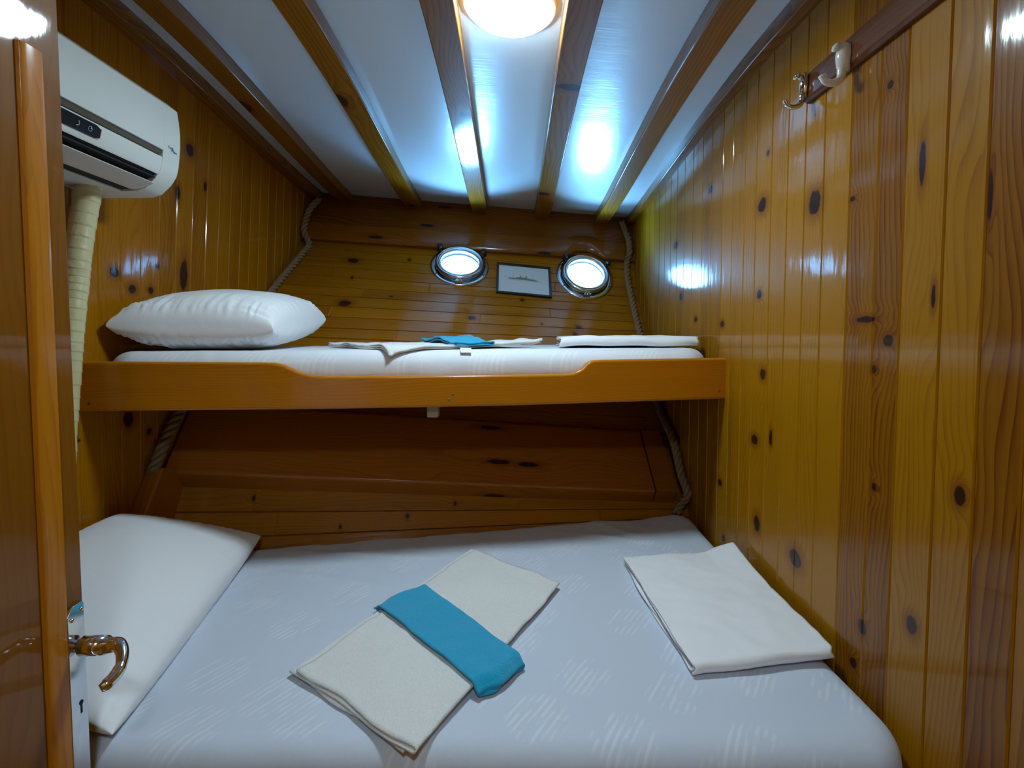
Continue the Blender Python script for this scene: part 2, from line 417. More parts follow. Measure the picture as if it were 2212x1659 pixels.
tb += [.85, .9, .95, 1.0, 1.1]
PORTS = []
for (x, y) in ((993, 575), (1263, 597)): PORTS.append(hull_uv(x, y))
PF = [hull_frame(*st) for st in PORTS]
rr = random.Random(21); bm = bmesh.new(); uv = uvlayer(bm); bm.faces.layers.float.new('pid'); bm.faces.layers.float.new('tint')
tb = [-.3, -.2, -.1]+tb
vrow = 0
for i in range(len(tb)-1):
    t0, t1 = tb[i], tb[i+1]; wdt = (hull(.5, t1)-hull(.5, t0)).length
    seams = [-.05]; x = rr.uniform(.1, .5)
    while x < 1.0: seams.append(x); x += rr.uniform(.3, .7)
    seams.append(1.05)
    for a, b in zip(seams[:-1], seams[1:]):
        pid = rr.random()*4; tn = rr.uniform(.40, .66)
        nx = max(1, int((b-a)*2/.025)); ny = 3 if t0 > .5 and t0 < .85 else 1
        gv = [0, .035]+[.035+.93*(k+1)/ny for k in range(ny)]+[1.0]
        gx = [0]+[.004+(1-.008)*k/nx for k in range(nx+1)]+[1]
        vs = []
        for c, tv in enumerate(gv):
            row = []
            for d, sx in enumerate(gx):
                t = t0+(t1-t0)*tv; s = a+(b-a)*sx; p = hull(s, t)
                dep = .006 if (c == 0 or c == len(gv)-1) else 0
                if d == 0 or d == len(gx)-1: dep = max(dep, .0015)
                row.append(bm.verts.new(p+Vector((0, dep, -dep*.4))))
            vs.append(row)
        for c in range(len(gv)-1):
            for d in range(len(gx)-1):
                cen = (vs[c][d].co+vs[c+1][d+1].co)/2
                if any((cen-P[0]).length < .128 for P in PF): continue
                f = bm.faces.new((vs[c][d], vs[c][d+1], vs[c+1][d+1], vs[c+1][d]))
                for l, (cc, dd) in zip(f.loops, [(c, d), (c, d+1), (c+1, d+1), (c+1, d)]):
                    l[uv].uv = (vrow+wdt*gv[cc], (a+(b-a)*gx[dd])*2)
                setattr_face(bm, f, pid, tn if 0 < c < len(gv)-2 else tn)
    vrow += wdt
HUK = []
vacc = [0]
for i in range(len(tb)-1): vacc.append(vacc[-1]+(hull(.5, tb[i+1])-hull(.5, tb[i])).length)
def hknot(x, y, rx, ry):
    s, t = hull_uv(x, y); i = max(k for k in range(len(tb)-1) if tb[k] <= t)
    u = vacc[i]+(vacc[i+1]-vacc[i])*(t-tb[i])/(tb[i+1]-tb[i]); D = hull(s, t).y
    return (u, s*2, ry*D/F/.62, rx*D/F)
for k in [(763,563,11,4.5),(745,655,13,6),(1020,687,8,4),(1250,707,7,4),(1243,722,5,3),(884,561,3,3),(600,645,7,3),(1128,648,4,3),(845,640,4,1.5),(1170,700,3,2),(760,600,3,3),(880,1115,4,3),
          (548,1076,3,3),(735,1138,3,3),(983,1088,3,3),(1345,1098,30,7)][:15]: HUK.append(hknot(*k))
M['wood_hull'] = wood('varnished_hull_planks', knots=HUK, rings=75, rough=.12, wav=.0016, rnd=False, light=(.38, .145, .003), dark=(.13, .035, .001), streaks=.8)
struct('wall_back', bm, M['wood_hull'])

# ---- ceiling
bm = bmesh.new()
ds = [-.7, 1.0]+[1.4+.1*i for i in range(22)]+[3.75]
for h in (0, .03):
    prev = None
    for d in ds:
        r = [bm.verts.new((x, d, zc(x, d)+h)) for x in (-1.4, .9)]
        if prev: f = bm.faces.new((prev[0], r[0], r[1], prev[1])); f.smooth = True
        prev = r
struct('ceiling', bm, M['paint'])
# ---- floor and front bulkhead (behind the camera)
M['wood_plain'] = wood('varnished_pine', rings=60, rnd=True)
M['wood_beam'] = wood('varnished_beam', rings=42, rough=.10, light=(.27, .095, .004), dark=(.09, .022, .001), rnd=True, contrast=.6)
M['wood_board'] = wood('varnished_board', rings=90, rough=.13, light=(.44, .16, .005), dark=(.22, .06, .002), rnd=False, contrast=.4, wav=.0006)
M['wood_dark'] = wood('dark_varnished_rail', rings=60, light=(.15, .045, .006), dark=(.06, .015, .003), rnd=False)
M['wood_shelf'] = wood('varnished_stringer', rings=70, rough=.25, light=(.40, .135, .012), dark=(.22, .06, .006), rnd=True, contrast=.4)
M['wood_header'] = wood('varnished_header', rings=60, rough=.10, light=(.24, .075, .003), dark=(.08, .018, .001), rnd=True, contrast=.5)
M['wood_door'] = wood('varnished_door', rings=50, rough=.045, light=(.24, .088, .003), dark=(.13, .038, .002), rnd=False, contrast=.25, wav=.0003, streaks=.25)
M['wood_strip'] = wood('varnished_door_strip', rings=40, rough=.15, light=(.50, .18, .006), dark=(.24, .06, .003), rnd=False, contrast=.35)
bm = bmesh.new(); 
for i in range(22): box(bm, (-1.3+.1*i, -.7, FLOOR-.03), (-1.202+.1*i, 3.0, FLOOR), (0, 1))
fill_attr(bm, 0, .4); struct('floor', bm, M['wood_plain'])
bm = bmesh.new()
for i in range(23): box(bm, (-1.3+.095*i, -.66, FLOOR), (-1.3+.095*i+.0935, -.62, 1.2), (0, 2), (0, 0))
fill_attr(bm, 1.3, .5); struct('wall_front', bm, M['wood_plain'])

# ---- cornices along both side walls
def bar_along(bm, x0, x1, h0, h1, d0=-.6, d1=3.55):
    """bar under the ceiling following its slope, between X x0..x1, h0..h1 below it"""
    n = 40; uv = uvlayer(bm); rings = []
    for i in range(n+1):
        d = d0+(d1-d0)*i/n
        rings.append([bm.verts.new((x, d, zc(x, d)-h)) for x, h in ((x0, h0), (x1, h0), (x1, h1), (x0, h1))])
    per = [0, x1-x0, x1-x0+h1-h0, 2*(x1-x0)+h1-h0, 2*(x1-x0+h1-h0)]
    for i in range(n):
        for k in range(4):
            f = bm.faces.new((rings[i][k], rings[i][(k+1) % 4], rings[i+1][(k+1) % 4], rings[i+1][k]))
            for l, (kk, ii) in zip(f.loops, [(k, i), (k+1, i), (k+1, i+1), (k, i+1)]): l[uv].uv = (per[kk], d0+(d1-d0)*ii/n)
    bm.faces.new(rings[0][::-1]); bm.faces.new(rings[-1])
    bmesh.ops.recalc_face_normals(bm, faces=bm.faces[:]); fill_attr(bm, random.Random(x0).random()*5, .45)
bm = bmesh.new(); bar_along(bm, .713, .760, -.005, .045); struct('trim_1', bm, M['wood_beam'], bevel=.004)
bm = bmesh.new(); bar_along(bm, -1.258, -1.185, -.005, .05); struct('trim_2', bm, M['wood_beam'], bevel=.004)
# ---- header timber under the ceiling across the hull
bm = bmesh.new(); uv = uvlayer(bm); bm.faces.layers.float.new('pid'); bm.faces.layers.float.new('tint')
def hd(s):
    L = [(3.42,.93),(3.215,.675),(3.165,.566),(3.28,.55)]; R = [(3.40,.80),(3.315,.555),(3.28,.445),(3.40,.43)]
    return [Vector((XL-.01+(XR-XL+.02)*s, a[0]+(b[0]-a[0])*s, a[1]+(b[1]-a[1])*s)) for a, b in zip(L, R)]
n = 60; rows = []
PR = [PF[0][0], PF[1][0]]
for i in range(n+1):
    s = i/n; q = hd(s)
    # rounded ridge
    a, b, c, d = q
    pts = [a, a.lerp(b, .5), b.lerp(a, .10), b+Vector((0, .004, -.001)), b.lerp(c, .14), b.lerp(c, .6), c.lerp(b, .05), c+Vector((0, .006, 0)), d]
    # scooped out above the right porthole
    k = math.exp(-((q[1].x-PR[1].x-.005)/.085)**4)
    if k > .02:
        for j in (2, 3, 4, 5, 6, 7, 8): pts[j] = pts[j]+Vector((0, .035*k*(1 if j > 4 else .6), .045*k*(1 if j > 3 else .4)))
    rows.append([bm.verts.new(p) for p in pts])
cum = [0]
for j in range(1, 9): cum.append(cum[-1]+(rows[30][j].co-rows[30][j-1].co).length)
for i in range(n):
    for j in range(8):
        f = bm.faces.new((rows[i][j], rows[i+1][j], rows[i+1][j+1], rows[i][j+1])); f.smooth = True
        for l, (ii, jj) in zip(f.loops, [(i, j), (i+1, j), (i+1, j+1), (i, j+1)]): l[uv].uv = (cum[jj], ii/n*2)
        setattr_face(bm, f, 1.7 if j < 3 else 2.9, .30 if j < 3 else .52)  # upper face tinted darker, lower face lighter: lamplight put into the tint
bmesh.ops.recalc_face_normals(bm, faces=bm.faces[:])
struct('trim_3', bm, M['wood_header'])

# ---- ceiling beams
BEAMS = [((-1.083, -.995), 'varnished ceiling beam running back above the air conditioner, nearest the left wall'),
         ((-.662, -.565), 'knotty varnished ceiling beam between the left wall beam and the lamp'),
         ((-.247, -.152), 'ceiling beam directly left of the round lamp, white glare near its far end'),
         ((.142, .232), 'ceiling beam directly right of the round lamp with two dark cross knots'),
         ((.515, .598), 'varnished ceiling beam closest to the right plank wall')]
BKN = [[(520,232,24,12)], [(735,218,16,12), (889,445,6,3)], [(1000,246,10,4)], [(1234,186,30,6), (1168,428,20,4)], [(1480,260,6,10)]]
for i, ((x0, x1), lab) in enumerate(BEAMS):
    kn = []
    for (x, y, rx, ry) in BKN[i]:
        p = atZ(x, y, zc((x0+x1)/2, 2.2)-.052); p = atZ(x, y, zc((x0+x1)/2, p.y)-.052)
        kn.append(((x1-x0)+.056+(x1-p.x), p.y, rx*p.y/F, ry*p.y/F*2.2))
    bmat = wood('varnished_beam_%s' % 'abcde'[i], rings=60, rough=.10, light=(.30, .108, .004), dark=(.085, .020, .001), rnd=False, contrast=.5, knots=kn)
    bm = bmesh.new(); bar_along(bm, x0, x1, -.004, .052, -.6, 3.50 if i < 2 else 3.47)
    fill_attr(bm, i*1.37+.2, (.35, .5, .45, .42, .55)[i])
    tag(put('ceiling_beam', bm, bmat, bevel=.005), lab, 'ceiling beam', 'ceiling beams above the bunks')

# ---- portholes
def porthole(k, lab):
    P, eu, ev, nn = PF[k]
    Mx = Matrix((( eu.x, ev.x, nn.x, P.x), (eu.y, ev.y, nn.y, P.y), (eu.z, ev.z, nn.z, P.z), (0, 0, 0, 1)))
    Mx = Mx @ Matrix.Scale(1.09, 4)
    root = empty('porthole', P, lab, 'porthole', 'portholes in the hull side')
    bm = bmesh.new(); lathe(bm, [(.103, -.02), (.103, .004), (.150, .006), (.158, .003), (.158, -.002), (.112, -.002), (.112, -.02)], Mx, 64, True)
    bmesh.ops.recalc_face_normals(bm, faces=bm.faces[:]); put('flange', bm, M['steel'], root)
    bm = bmesh.new(); lathe(bm, [(.103, .006), (.103, .030), (.107, .034), (.112, .030), (.116, .036), (.124, .037), (.130, .032), (.132, .024), (.130, .008), (.120, .006)], Mx, 64, True)
    bmesh.ops.recalc_face_normals(bm, faces=bm.faces[:]); put('rim', bm, M['steel'], root)
    bm = bmesh.new(); lathe(bm, [(.1035, .018), (.1035, .024)], Mx, 64)
    for h, rv in ((.018, True), (.024, False)):
        r = [bm.verts.new(Mx @ Vector((.1035*math.cos(2*math.pi*q/64), .1035*math.sin(2*math.pi*q/64), h))) for q in range(64)]
        bm.faces.new(r[::-1] if rv else r)
    put('glass_pane', bm, M['glass'], root)
    for ang in (142, 28):
        a = math.radians(ang); bx = .142*math.cos(a); by = .142*math.sin(a)
        bm = bmesh.new(); tube(bm, [Mx @ Vector((bx, by, .004)), Mx @ Vector((bx, by, .05))], .006, 10)
        kk = [Mx @ Vector((bx, by, h)) for h in (.046, .049, .066, .070)]
        tube(bm, kk, [.008, .016, .016, .011], 8)
        box_m = [Mx @ Vector((bx*f, by*f, .030)) for f in (.86, 1.1)]; tube(bm, box_m, .009, 8)
        put('clamp_knob', bm, M['black_metal'], root)
    a = math.radians(-92); bm = bmesh.new()
    for dx in (-.014, .0, .014):
        tube(bm, [Mx @ Vector((dx-.006, -.142, .022)), Mx @ Vector((dx+.006, -.142, .022))], .009, 12)
    box2 = bmesh.new()
    tube(bm, [Mx @ Vector((-.008, -.125, .028)), Mx @ Vector((-.008, -.150, .010))], .006, 8)
    tube(bm, [Mx @ Vector((.008, -.125, .028)), Mx @ Vector((.008, -.150, .010))], .006, 8); box2.free()
    put('hinge', bm, M['steel'], root)
    for q in range(6):
        a = math.radians(25+q*60+8); bm = bmesh.new(); lathe(bm, [(.0045, .004), (.004, .0075), (.0001, .0082)], Mx @ Matrix.Translation((.145*math.cos(a), .145*math.sin(a), 0)), 10)
        put('screw', bm, M['black_metal'], root)
    # daylight portal: guides sampling of the sky through the opening
    ld = bpy.data.lights.new('porthole_daylight', 'AREA'); ld.shape = 'DISK'; ld.size = .2; ld.cycles.is_portal = True
    lo = bpy.data.objects.new('porthole_daylight', ld); C.objects.link(lo)
    q = Mx @ Matrix.Translation((0, 0, -.016)) @ Matrix.Rotation(math.pi, 4, 'X'); lo.matrix_world = q
porthole(0, 'steel porthole with bright glass left of the framed ship picture')
porthole(1, 'steel porthole with bright glass right of the framed ship picture, below the notched timber')

# ---- framed ship picture on the hull
s0, t0 = hull_uv(1131, 608); P, eu, ev, nn = hull_frame(s0, t0)
# sides follow the photo: the frame is hung slightly turned
ang = math.radians(2.0); e1 = (eu*math.cos(ang)-ev*math.sin(ang)).normalized(); e2 = (ev*math.cos(ang)+eu*math.sin(ang)).normalized()
P = P+nn*.008
def PM(u, v, h): return P+e1*u+e2*v+nn*h
pic = empty('framed_picture', P, 'black framed drawing of a steamship hanging between the two portholes', 'picture')
hw, hh, fw = .160, .122, .012
bm = bmesh.new()
for (u0, u1, v0, v1) in ((-hw, hw, hh-fw, hh), (-hw, hw, -hh, -hh+fw), (-hw, -hw+fw, -hh, hh), (hw-fw, hw, -hh, hh)):
    prism(bm, [PM(u0, v0, -.006), PM(u1, v0, -.006), PM(u1, v1, -.006), PM(u0, v1, -.006)], nn*.018)
put('frame', bm, M['black_frame'], pic, bevel=.0015)
bm = bmesh.new(); prism(bm, [PM(-hw+.004, -hh+.004, -.004), PM(hw-.004, -hh+.004, -.004), PM(hw-.004, hh-.004, -.004), PM(-hw+.004, hh-.004, -.004)], nn*.006)
paper = put('paper', bm, M['paper'], pic)
def flat(bm, pts, h=.0026, th=.0004): prism(bm, [PM(u*1.08, v*1.08, h) for u, v in pts], nn*th)
bm = bmesh.new()
flat(bm, [(-.085, .012), (-.082, .003), (.075, -.001), (.085, .006), (.078, .005), (.05, .008), (-.04, .010)])
flat(bm, [(-.11, .0165), (-.085, .0125), (-.085, .0115), (-.11, .0158)])
for u0, u1, v0, v1 in ((-.045, .035, .010, .015), (-.035, .018, .015, .019), (.035, .06, .007, .011)): flat(bm, [(u0, v0), (u1, v0), (u1, v1), (u0, v1)])
for u in (-.058, .05): flat(bm, [(u, .01), (u+.0012, .01), (u+.0012, .045), (u, .045)])
flat(bm, [(-.1, -.004), (.11, -.007), (.11, -.0076), (-.1, -.0046)])
put('ship_drawing', bm, M['ink'], pic)
for u in (-.022, .010):
    bm = bmesh.new(); flat(bm, [(u, .019), (u+.009, .019), (u+.008, .030), (u-.001, .030)], .0031)
    put('drawn_funnel', bm, M['ink_tan'], paper)

# ---- stringer board along the hull below the upper bunk
def line_lr(L, R, s, x0=XL, x1=XR): return Vector((x0+(x1-x0)*s, L[0]+(R[0]-L[0])*s, L[1]+(R[1]-L[1])*s))
strg = empty('stringer', (0, 2.1, -.55), 'wide varnished stringer board with a rounded lower edge under the upper bunk', 'stringer board')
def strip_mesh(sec, s0, s1, n, pid, tint, ends=True):
    """sec: list of (L(D,z), R(D,z)) closed section"""
    bm = bmesh.new(); uv = uvlayer(bm); rows = []
    for i in range(n+1):
        s = s0+(s1-s0)*i/n; rows.append([bm.verts.new(line_lr(L, R, s)) for L, R in sec])
    m = len(sec); cum = [0]
    for j in range(1, m+1): cum.append(cum[-1]+(rows[0][j % m].co-rows[0][j-1].co).length)
    for i in range(n):
        for j in range(m):
            f = bm.faces.new((rows[i][j], rows[i+1][j], rows[i+1][(j+1) % m], rows[i][(j+1) % m]))
            for l, (ii, jj) in zip(f.loops, [(i, j), (i+1, j), (i+1, j+1), (i, j+1)]): l[uv].uv = (cum[jj], (s0+(s1-s0)*ii/n)*2)
    if ends: bm.faces.new(rows[0]); bm.faces.new(rows[-1][::-1])
    bmesh.ops.recalc_face_normals(bm, faces=bm.faces[:]); fill_attr(bm, pid, tint); return bm
sec = [((1.862,-.486),(2.215,-.668)), ((2.05,-.262),(2.50,-.470)), ((2.16,-.262),(2.62,-.470)), ((2.0,-.48),(2.36,-.70)), ((1.905,-.560),(2.268,-.735))]
put('board', strip_mesh(sec, .004, .925, 20, 2.2, .42), M['wood_shelf'], strg, bevel=.009)
sec2 = [((1.860,-.484),(2.213,-.664)), ((2.05,-.262),(2.50,-.462)), ((2.16,-.262),(2.62,-.470)), ((2.0,-.48),(2.36,-.70)), ((1.905,-.560),(2.268,-.735))]
tag(put('end_board', strip_mesh(sec2, .9262, .972, 2, 3.9, .30), M['wood_shelf'], strg, bevel=.002), 'darker mitred end piece with grain running upward')
# ---- rib in the left corner below the stringer
rib = [atX(335, 1008, -1.19), atX(262, 1118, -1.19), atX(240, 1150, -1.19)]
bm = bmesh.new()
A = [Vector((-1.249, 1.80, -.455)), Vector((-1.249, 1.66, -.65)), Vector((-1.249, 1.58, -.80)), Vector((-1.249, 1.76, -.80)), Vector((-1.249, 1.92, -.545)), Vector((-1.249, 1.91, -.50))]
prism(bm, A, (.055, 0, 0), along=(0, .14, .2)); fill_attr(bm, .8, .6)
tag(put('hull_rib', bm, M['wood_shelf'], bevel=.006), 'short slanting timber rib in the left corner behind the lower pillow', 'rib')
# ---- ropes
def rope(path, R, name, lab, group):
    pts = smoothpath(path, 10)
    # resample evenly
    out = [pts[0]]; step = .006
    for p in pts[1:]:
        while (p-out[-1]).length > step: out.append(out[-1]+(p-out[-1]).normalized()*step)
    bm = bmesh.new(); m = len(out); fr = []; up = None
    for i, p in enumerate(out):
        a = out[max(i-3, 0)]; b = out[min(i+3, m-1)]; t = (b-a).normalized()
        if up is None: up = t.orthogonal().normalized()
        up = (up-t*up.dot(t)).normalized(); fr.append((up, t.cross(up)))
    for k in range(3):
        st = []
        for i, p in enumerate(out):
            a = 2*math.pi*k/3+i*step/(R*5.2)*2*math.pi; u, w = fr[i]; st.append(p+(u*math.cos(a)+w*math.sin(a))*R*.56)
        tube(bm, st, R*.48, 9)
    return tag(put(name, bm, M['rope'], None, smooth=True), lab, 'rope', group)
def hdr_d(X, z):
    q = hd((X-XL)/(XR-XL)); best = 9
    for a, b in zip(q[:-1], q[1:]):
        lo, hi = sorted((a.z, b.z))
        if lo <= z <= hi and hi > lo: best = min(best, a.y+(b.y-a.y)*(z-a.z)/(b.z-a.z))
    return best
def hull_d(X, z):
    s = (X-XL)/(XR-XL); lo, hi = -.3, 1.1
    for _ in range(30):
        m = (lo+hi)/2
        if hull(s, m).z < z: lo = m
        else: hi = m
    return min(hull(s, lo).y, hdr_d(X, z))
def rp(x, y, X):
    p = atX(x, y, X)
    for _ in range(6):
        D = hull_d(p.x, p.z)-.024
        if p.y > D: p = atD(x, y, D)
    return p
LP = [(690,430,-1.16),(672,448,-1.20),(662,470,-1.222),(657,500,-1.222),(668,528,-1.222),(650,552,-1.222),(600,612,-1.222),(540,690,-1.222),(470,785,-1.222),(385,895,-1.222),(335,1006,-1.222),(326,1024,-1.225)]
rope([rp(*p) for p in LP], .019, 'corner_rope', 'twisted natural rope in the left corner, running from ceiling down to the rib', 'corner ropes')
RP = [(1343,478,.685),(1351,500,.70),(1358,520,.712),(1360,545,.712),(1354,568,.705),(1357,610,.702),(1370,670,.717),(1387,740,.722),(1400,800,.725),(1422,880,.727),(1452,945,.722),(1470,1020,.727),(1485,1065,.733),(1472,1088,.715),(1460,1112,.695)]
rope([rp(*p) for p in RP], .018, 'corner_rope', 'twisted natural rope in the right corner, passing behind the upper bunk end', 'corner ropes')

# ---------------------------------------------------------------- lamps
def lamp(x, d, L, lab):
    z = zc(x, d); nrm = Vector((-.165/2, -.055, -1)).normalized()
    root = empty('ceiling_lamp', (x, d, z), lab, 'lamp', 'round ceiling lamps')
    q = nrm.to_track_quat('Z', 'Y').to_matrix().to_4x4(); Mx = Matrix.Translation((x, d, z)) @ q
    bm = bmesh.new(); lathe(bm, [(.001, -.002), (.130, -.002), (.130, .012), (.124, .016), (.118, .012), (.001, .012)], Mx, 48)
    put('base_ring', bm, M['white_plastic'], root)
    m = plain('lamp_diffuser_%d' % len(bpy.data.materials), (.8, .8, .8), .3, emis=LAMP_COL, estr=L)
    bm = bmesh.new(); lathe(bm, [(.119, .013), (.117, .022), (.108, .030), (.09, .037), (.06, .043), (.03, .046), (.001, .047)], Mx, 48)
    bmesh.ops.recalc_face_normals(bm, faces=bm.faces[:]); put('diffuser', bm, m, root)
lamp(-.006, 1.518, LAMP_L, 'round white dome lamp glowing between the two middle ceiling beams')
lamp(-.006, -.42, FILL_L, 'added dome-shaped fill light on the ceiling behind the viewpoint')  # unseen lamp, added only to give fill light

# ---------------------------------------------------------------- upper bunk
FA = Vector((-1.249, 1.524)); FB = Vector((.751, 1.864))
def fplane(x, y, off=0.):
    r = ray(x, y); sl = (FB.y-FA.y)/(FB.x-FA.x)     # Y = FA.y + sl (X-FA.x) + off
    k = (FA.y-sl*FA.x+off)/(r.y-sl*r.x); return r*k
bunk = empty('upper_bunk', (-.25, 1.9, -.2), 'narrow upper bunk with a varnished front board dipped in the middle', 'bunk')
top = [(160,781),(560,783),(592,784),(612,788),(632,797),(652,806),(675,811),(705,813),(1100,810),(1222,808),(1240,806),(1258,797),(1270,784),(1282,778.5),(1300,777.5),(1574,773)]
bot = [(1574,861.5),(1100,877),(700,884.5),(160,889.5)]
fp = [fplane(*p) for p in top+bot]
fdir = Vector((FB.x-FA.x, FB.y-FA.y, 0)).normalized(); fn = Vector((fdir.y, -fdir.x, 0))  # toward camera
bm = bmesh.new(); prism(bm, fp, -fn*.034, along=fdir); fill_attr(bm, 1.1, .62)
M['wood_front'] = wood('varnished_bunk_front', rings=120, rough=.16, light=(.52, .175, .003), dark=(.32, .09, .002), rnd=False, contrast=.45, wav=.0005, streaks=.5)
ff = put('front_board', bm, M['wood_front'], bunk, bevel=.009, seg=4)
for (x, y) in ((193, 871), (978, 852), (970, 864), (1553, 845)):
    p = fplane(x, y); bm = bmesh.new(); q = fn.to_track_quat('Z', 'Y').to_matrix().to_4x4()
    lathe(bm, [(.0045, -.001), (.0045, .0004), (.002, .0002), (.0001, -.0006)], Matrix.Translation(p) @ q, 12); put('screw', bm, M['screw'], ff)
# base boards under the mattress
bm = bmesh.new(); off = .036
a0 = Vector((-1.245, 1.526+off+.0, -.215)); b0 = Vector((.747, 1.862+off, -.215))
prism(bm, [a0, b0, Vector((.747, 2.80, -.215)), Vector((-1.245, 2.12, -.215))], (0, 0, .02)); fill_attr(bm, .3, .4)
put('base_board', bm, M['wood_board'], bunk)
p = fplane(936, 890, .07); zb = fplane(936, 902, .05).z
bm = bmesh.new(); box(bm, (p.x-.018, p.y-.02, zb), (p.x+.018, p.y+.02, -.214)); fill_attr(bm)
tag(put('cleat', bm, M['pale_wood'], bunk, bevel=.002), 'small pale unvarnished block')

def nz(x, y, z=0.): return noise.noise(Vector((x, y, z)))
def mattress(name, A, B, Cc, Dd, zt, zb, r, rc, mat, wr, lab=None, cat=None, nu=150, nv=80, parent=None):
    """A near-left, B near-right, C far-right, D far-left (x, y); rounded plan corners rc, edge radius r"""
    A, B, Cc, Dd = [Vector(p) for p in (A, B, Cc, Dd)]
    W_, H_ = ((B-A).length+(Cc-Dd).length)/2, ((Dd-A).length+(Cc-B).length)/2
    def ease(k, n, e):
        # denser near edges
        t = k/n; return t-.12*math.sin(2*math.pi*t)/(1)*1 if e else t
    bm = bmesh.new(); uv = uvlayer(bm); G = []; 
    for j in range(nv+1):
        row = []
        for i in range(nu+1):
            u = ease(i, nu, True); v = ease(j, nv, True)
            x = u*W_-W_/2; y = v*H_-H_/2
            qx, qy = abs(x)-(W_/2-rc), abs(y)-(H_/2-rc)
            if qx > 0 and qy > 0:
                l = math.hypot(qx, qy); m = max(qx, qy)
                f = m/l; qx2, qy2 = qx*f, qy*f      # squeeze square corner into a quarter circle
                x = math.copysign(W_/2-rc+qx2, x); y = math.copysign(H_/2-rc+qy2, y); d = rc-math.hypot(qx2, qy2)
            else: d = min(W_/2-abs(x), H_/2-abs(y))
            uu, vv = x/W_+.5, y/H_+.5
            p = A.lerp(B, uu).lerp(Dd.lerp(Cc, uu), vv)
            dz = 0 if d >= r else r-math.sqrt(max(0, r*r-(r-d)**2))
            z = zt-dz+wr(p.x, p.y, d)
            row.append(bm.verts.new((p.x, p.y, z)))
        G.append(row)
    for j in range(nv):
        for i in range(nu):
            f = bm.faces.new((G[j][i], G[j][i+1], G[j+1][i+1], G[j+1][i])); f.smooth = True
    bd = [G[0][i] for i in range(nu+1)]+[G[j][nu] for j in range(1, nv+1)]+[G[nv][i] for i in range(nu-1, -1, -1)]+[G[j][0] for j in range(nv-1, 0, -1)]
    lowr = [bm.verts.new((v.co.x, v.co.y, zb)) for v in bd]; m = len(bd)
    for i in range(m):
        f = bm.faces.new((bd[i], lowr[i], lowr[(i+1) % m], bd[(i+1) % m])); f.smooth = True
    bm.faces.new(lowr[::-1])
    bmesh.ops.recalc_face_normals(bm, faces=bm.faces[:])
    return tag(put(name, bm, mat, parent), lab, cat)
def wr_up(x, y, d):
    e = math.exp(-max(d, 0)/.05)
    w = .0025*nz(x*3, y*3)+.004*e*nz(x*13, y*6, 3)
    w += .005*e*max(0, 1-abs(x+1.0)/.35)*nz(x*30, y*8, 5)
    return w
mattress('mattress', (-1.236, 1.566), (.722, 1.898), (.725, 2.93), (-1.20, 2.34), -.052, -.193, .060, .10, M['sheet_upper'], wr_up,
         'thin mattress in a white sheet lying on the upper bunk', 'mattress', parent=None)
# ---------------------------------------------------------------- lower bed
def wr_lo(x, y, d):
    w = .004*nz(x*2.2, y*2.2)+.0022*nz(x*6, y*5, 2)
    back = math.exp(-((y-(2.03+.2*x))/.12)**2)
    w += back*(.010*nz(x*5, y*2, 7)+.004*nz(x*16+y*8, y*9, 1))
    # long pulled creases from the pillow toward the hull
    for (x0, y0, x1, y1, a, wd) in ((-.86, 1.66, -.30, 1.52, .004, .018), (-.84, 1.80, -.25, 1.74, .005, .02), (-.85, 1.50, -.5, 1.40, .003, .016), (.15, 1.98, .55, 1.86, .005, .02), (.3, 2.1, .5, 1.9, .005, .018), (-.80, 1.35, -.3, 1.28, .003, .02)):
        dx, dy = x1-x0, y1-y0; L = math.hypot(dx, dy); t = ((x-x0)*dx+(y-y0)*dy)/L/L; q = abs((x-x0)*dy-(y-y0)*dx)/L
        if -.1 < t < 1.1: w += a*math.exp(-(q/wd)**2)*max(0, math.sin(math.pi*(t+.1)/1.2))
    return w
bed = empty('lower_bed', (-.25, 1.4, FLOOR), 'built-in lower bed platform filling the cabin below the upper bunk', 'bed')
bm = bmesh.new(); prism(bm, [(-1.245, .93, FLOOR), (.747, .93, FLOOR), (.747, 2.10, FLOOR), (-1.245, 1.70, FLOOR)], (0, 0, .33), along=(1, 0, 0)); fill_attr(bm, .3, .5)
put('platform', bm, M['wood_board'], bed, bevel=.004)
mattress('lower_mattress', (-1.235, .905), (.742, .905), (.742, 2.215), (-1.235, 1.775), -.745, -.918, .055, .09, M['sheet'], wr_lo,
         'wide mattress in a pale blue-white sheet with woven stripe patches on the lower bed', 'mattress', nu=220, nv=140)

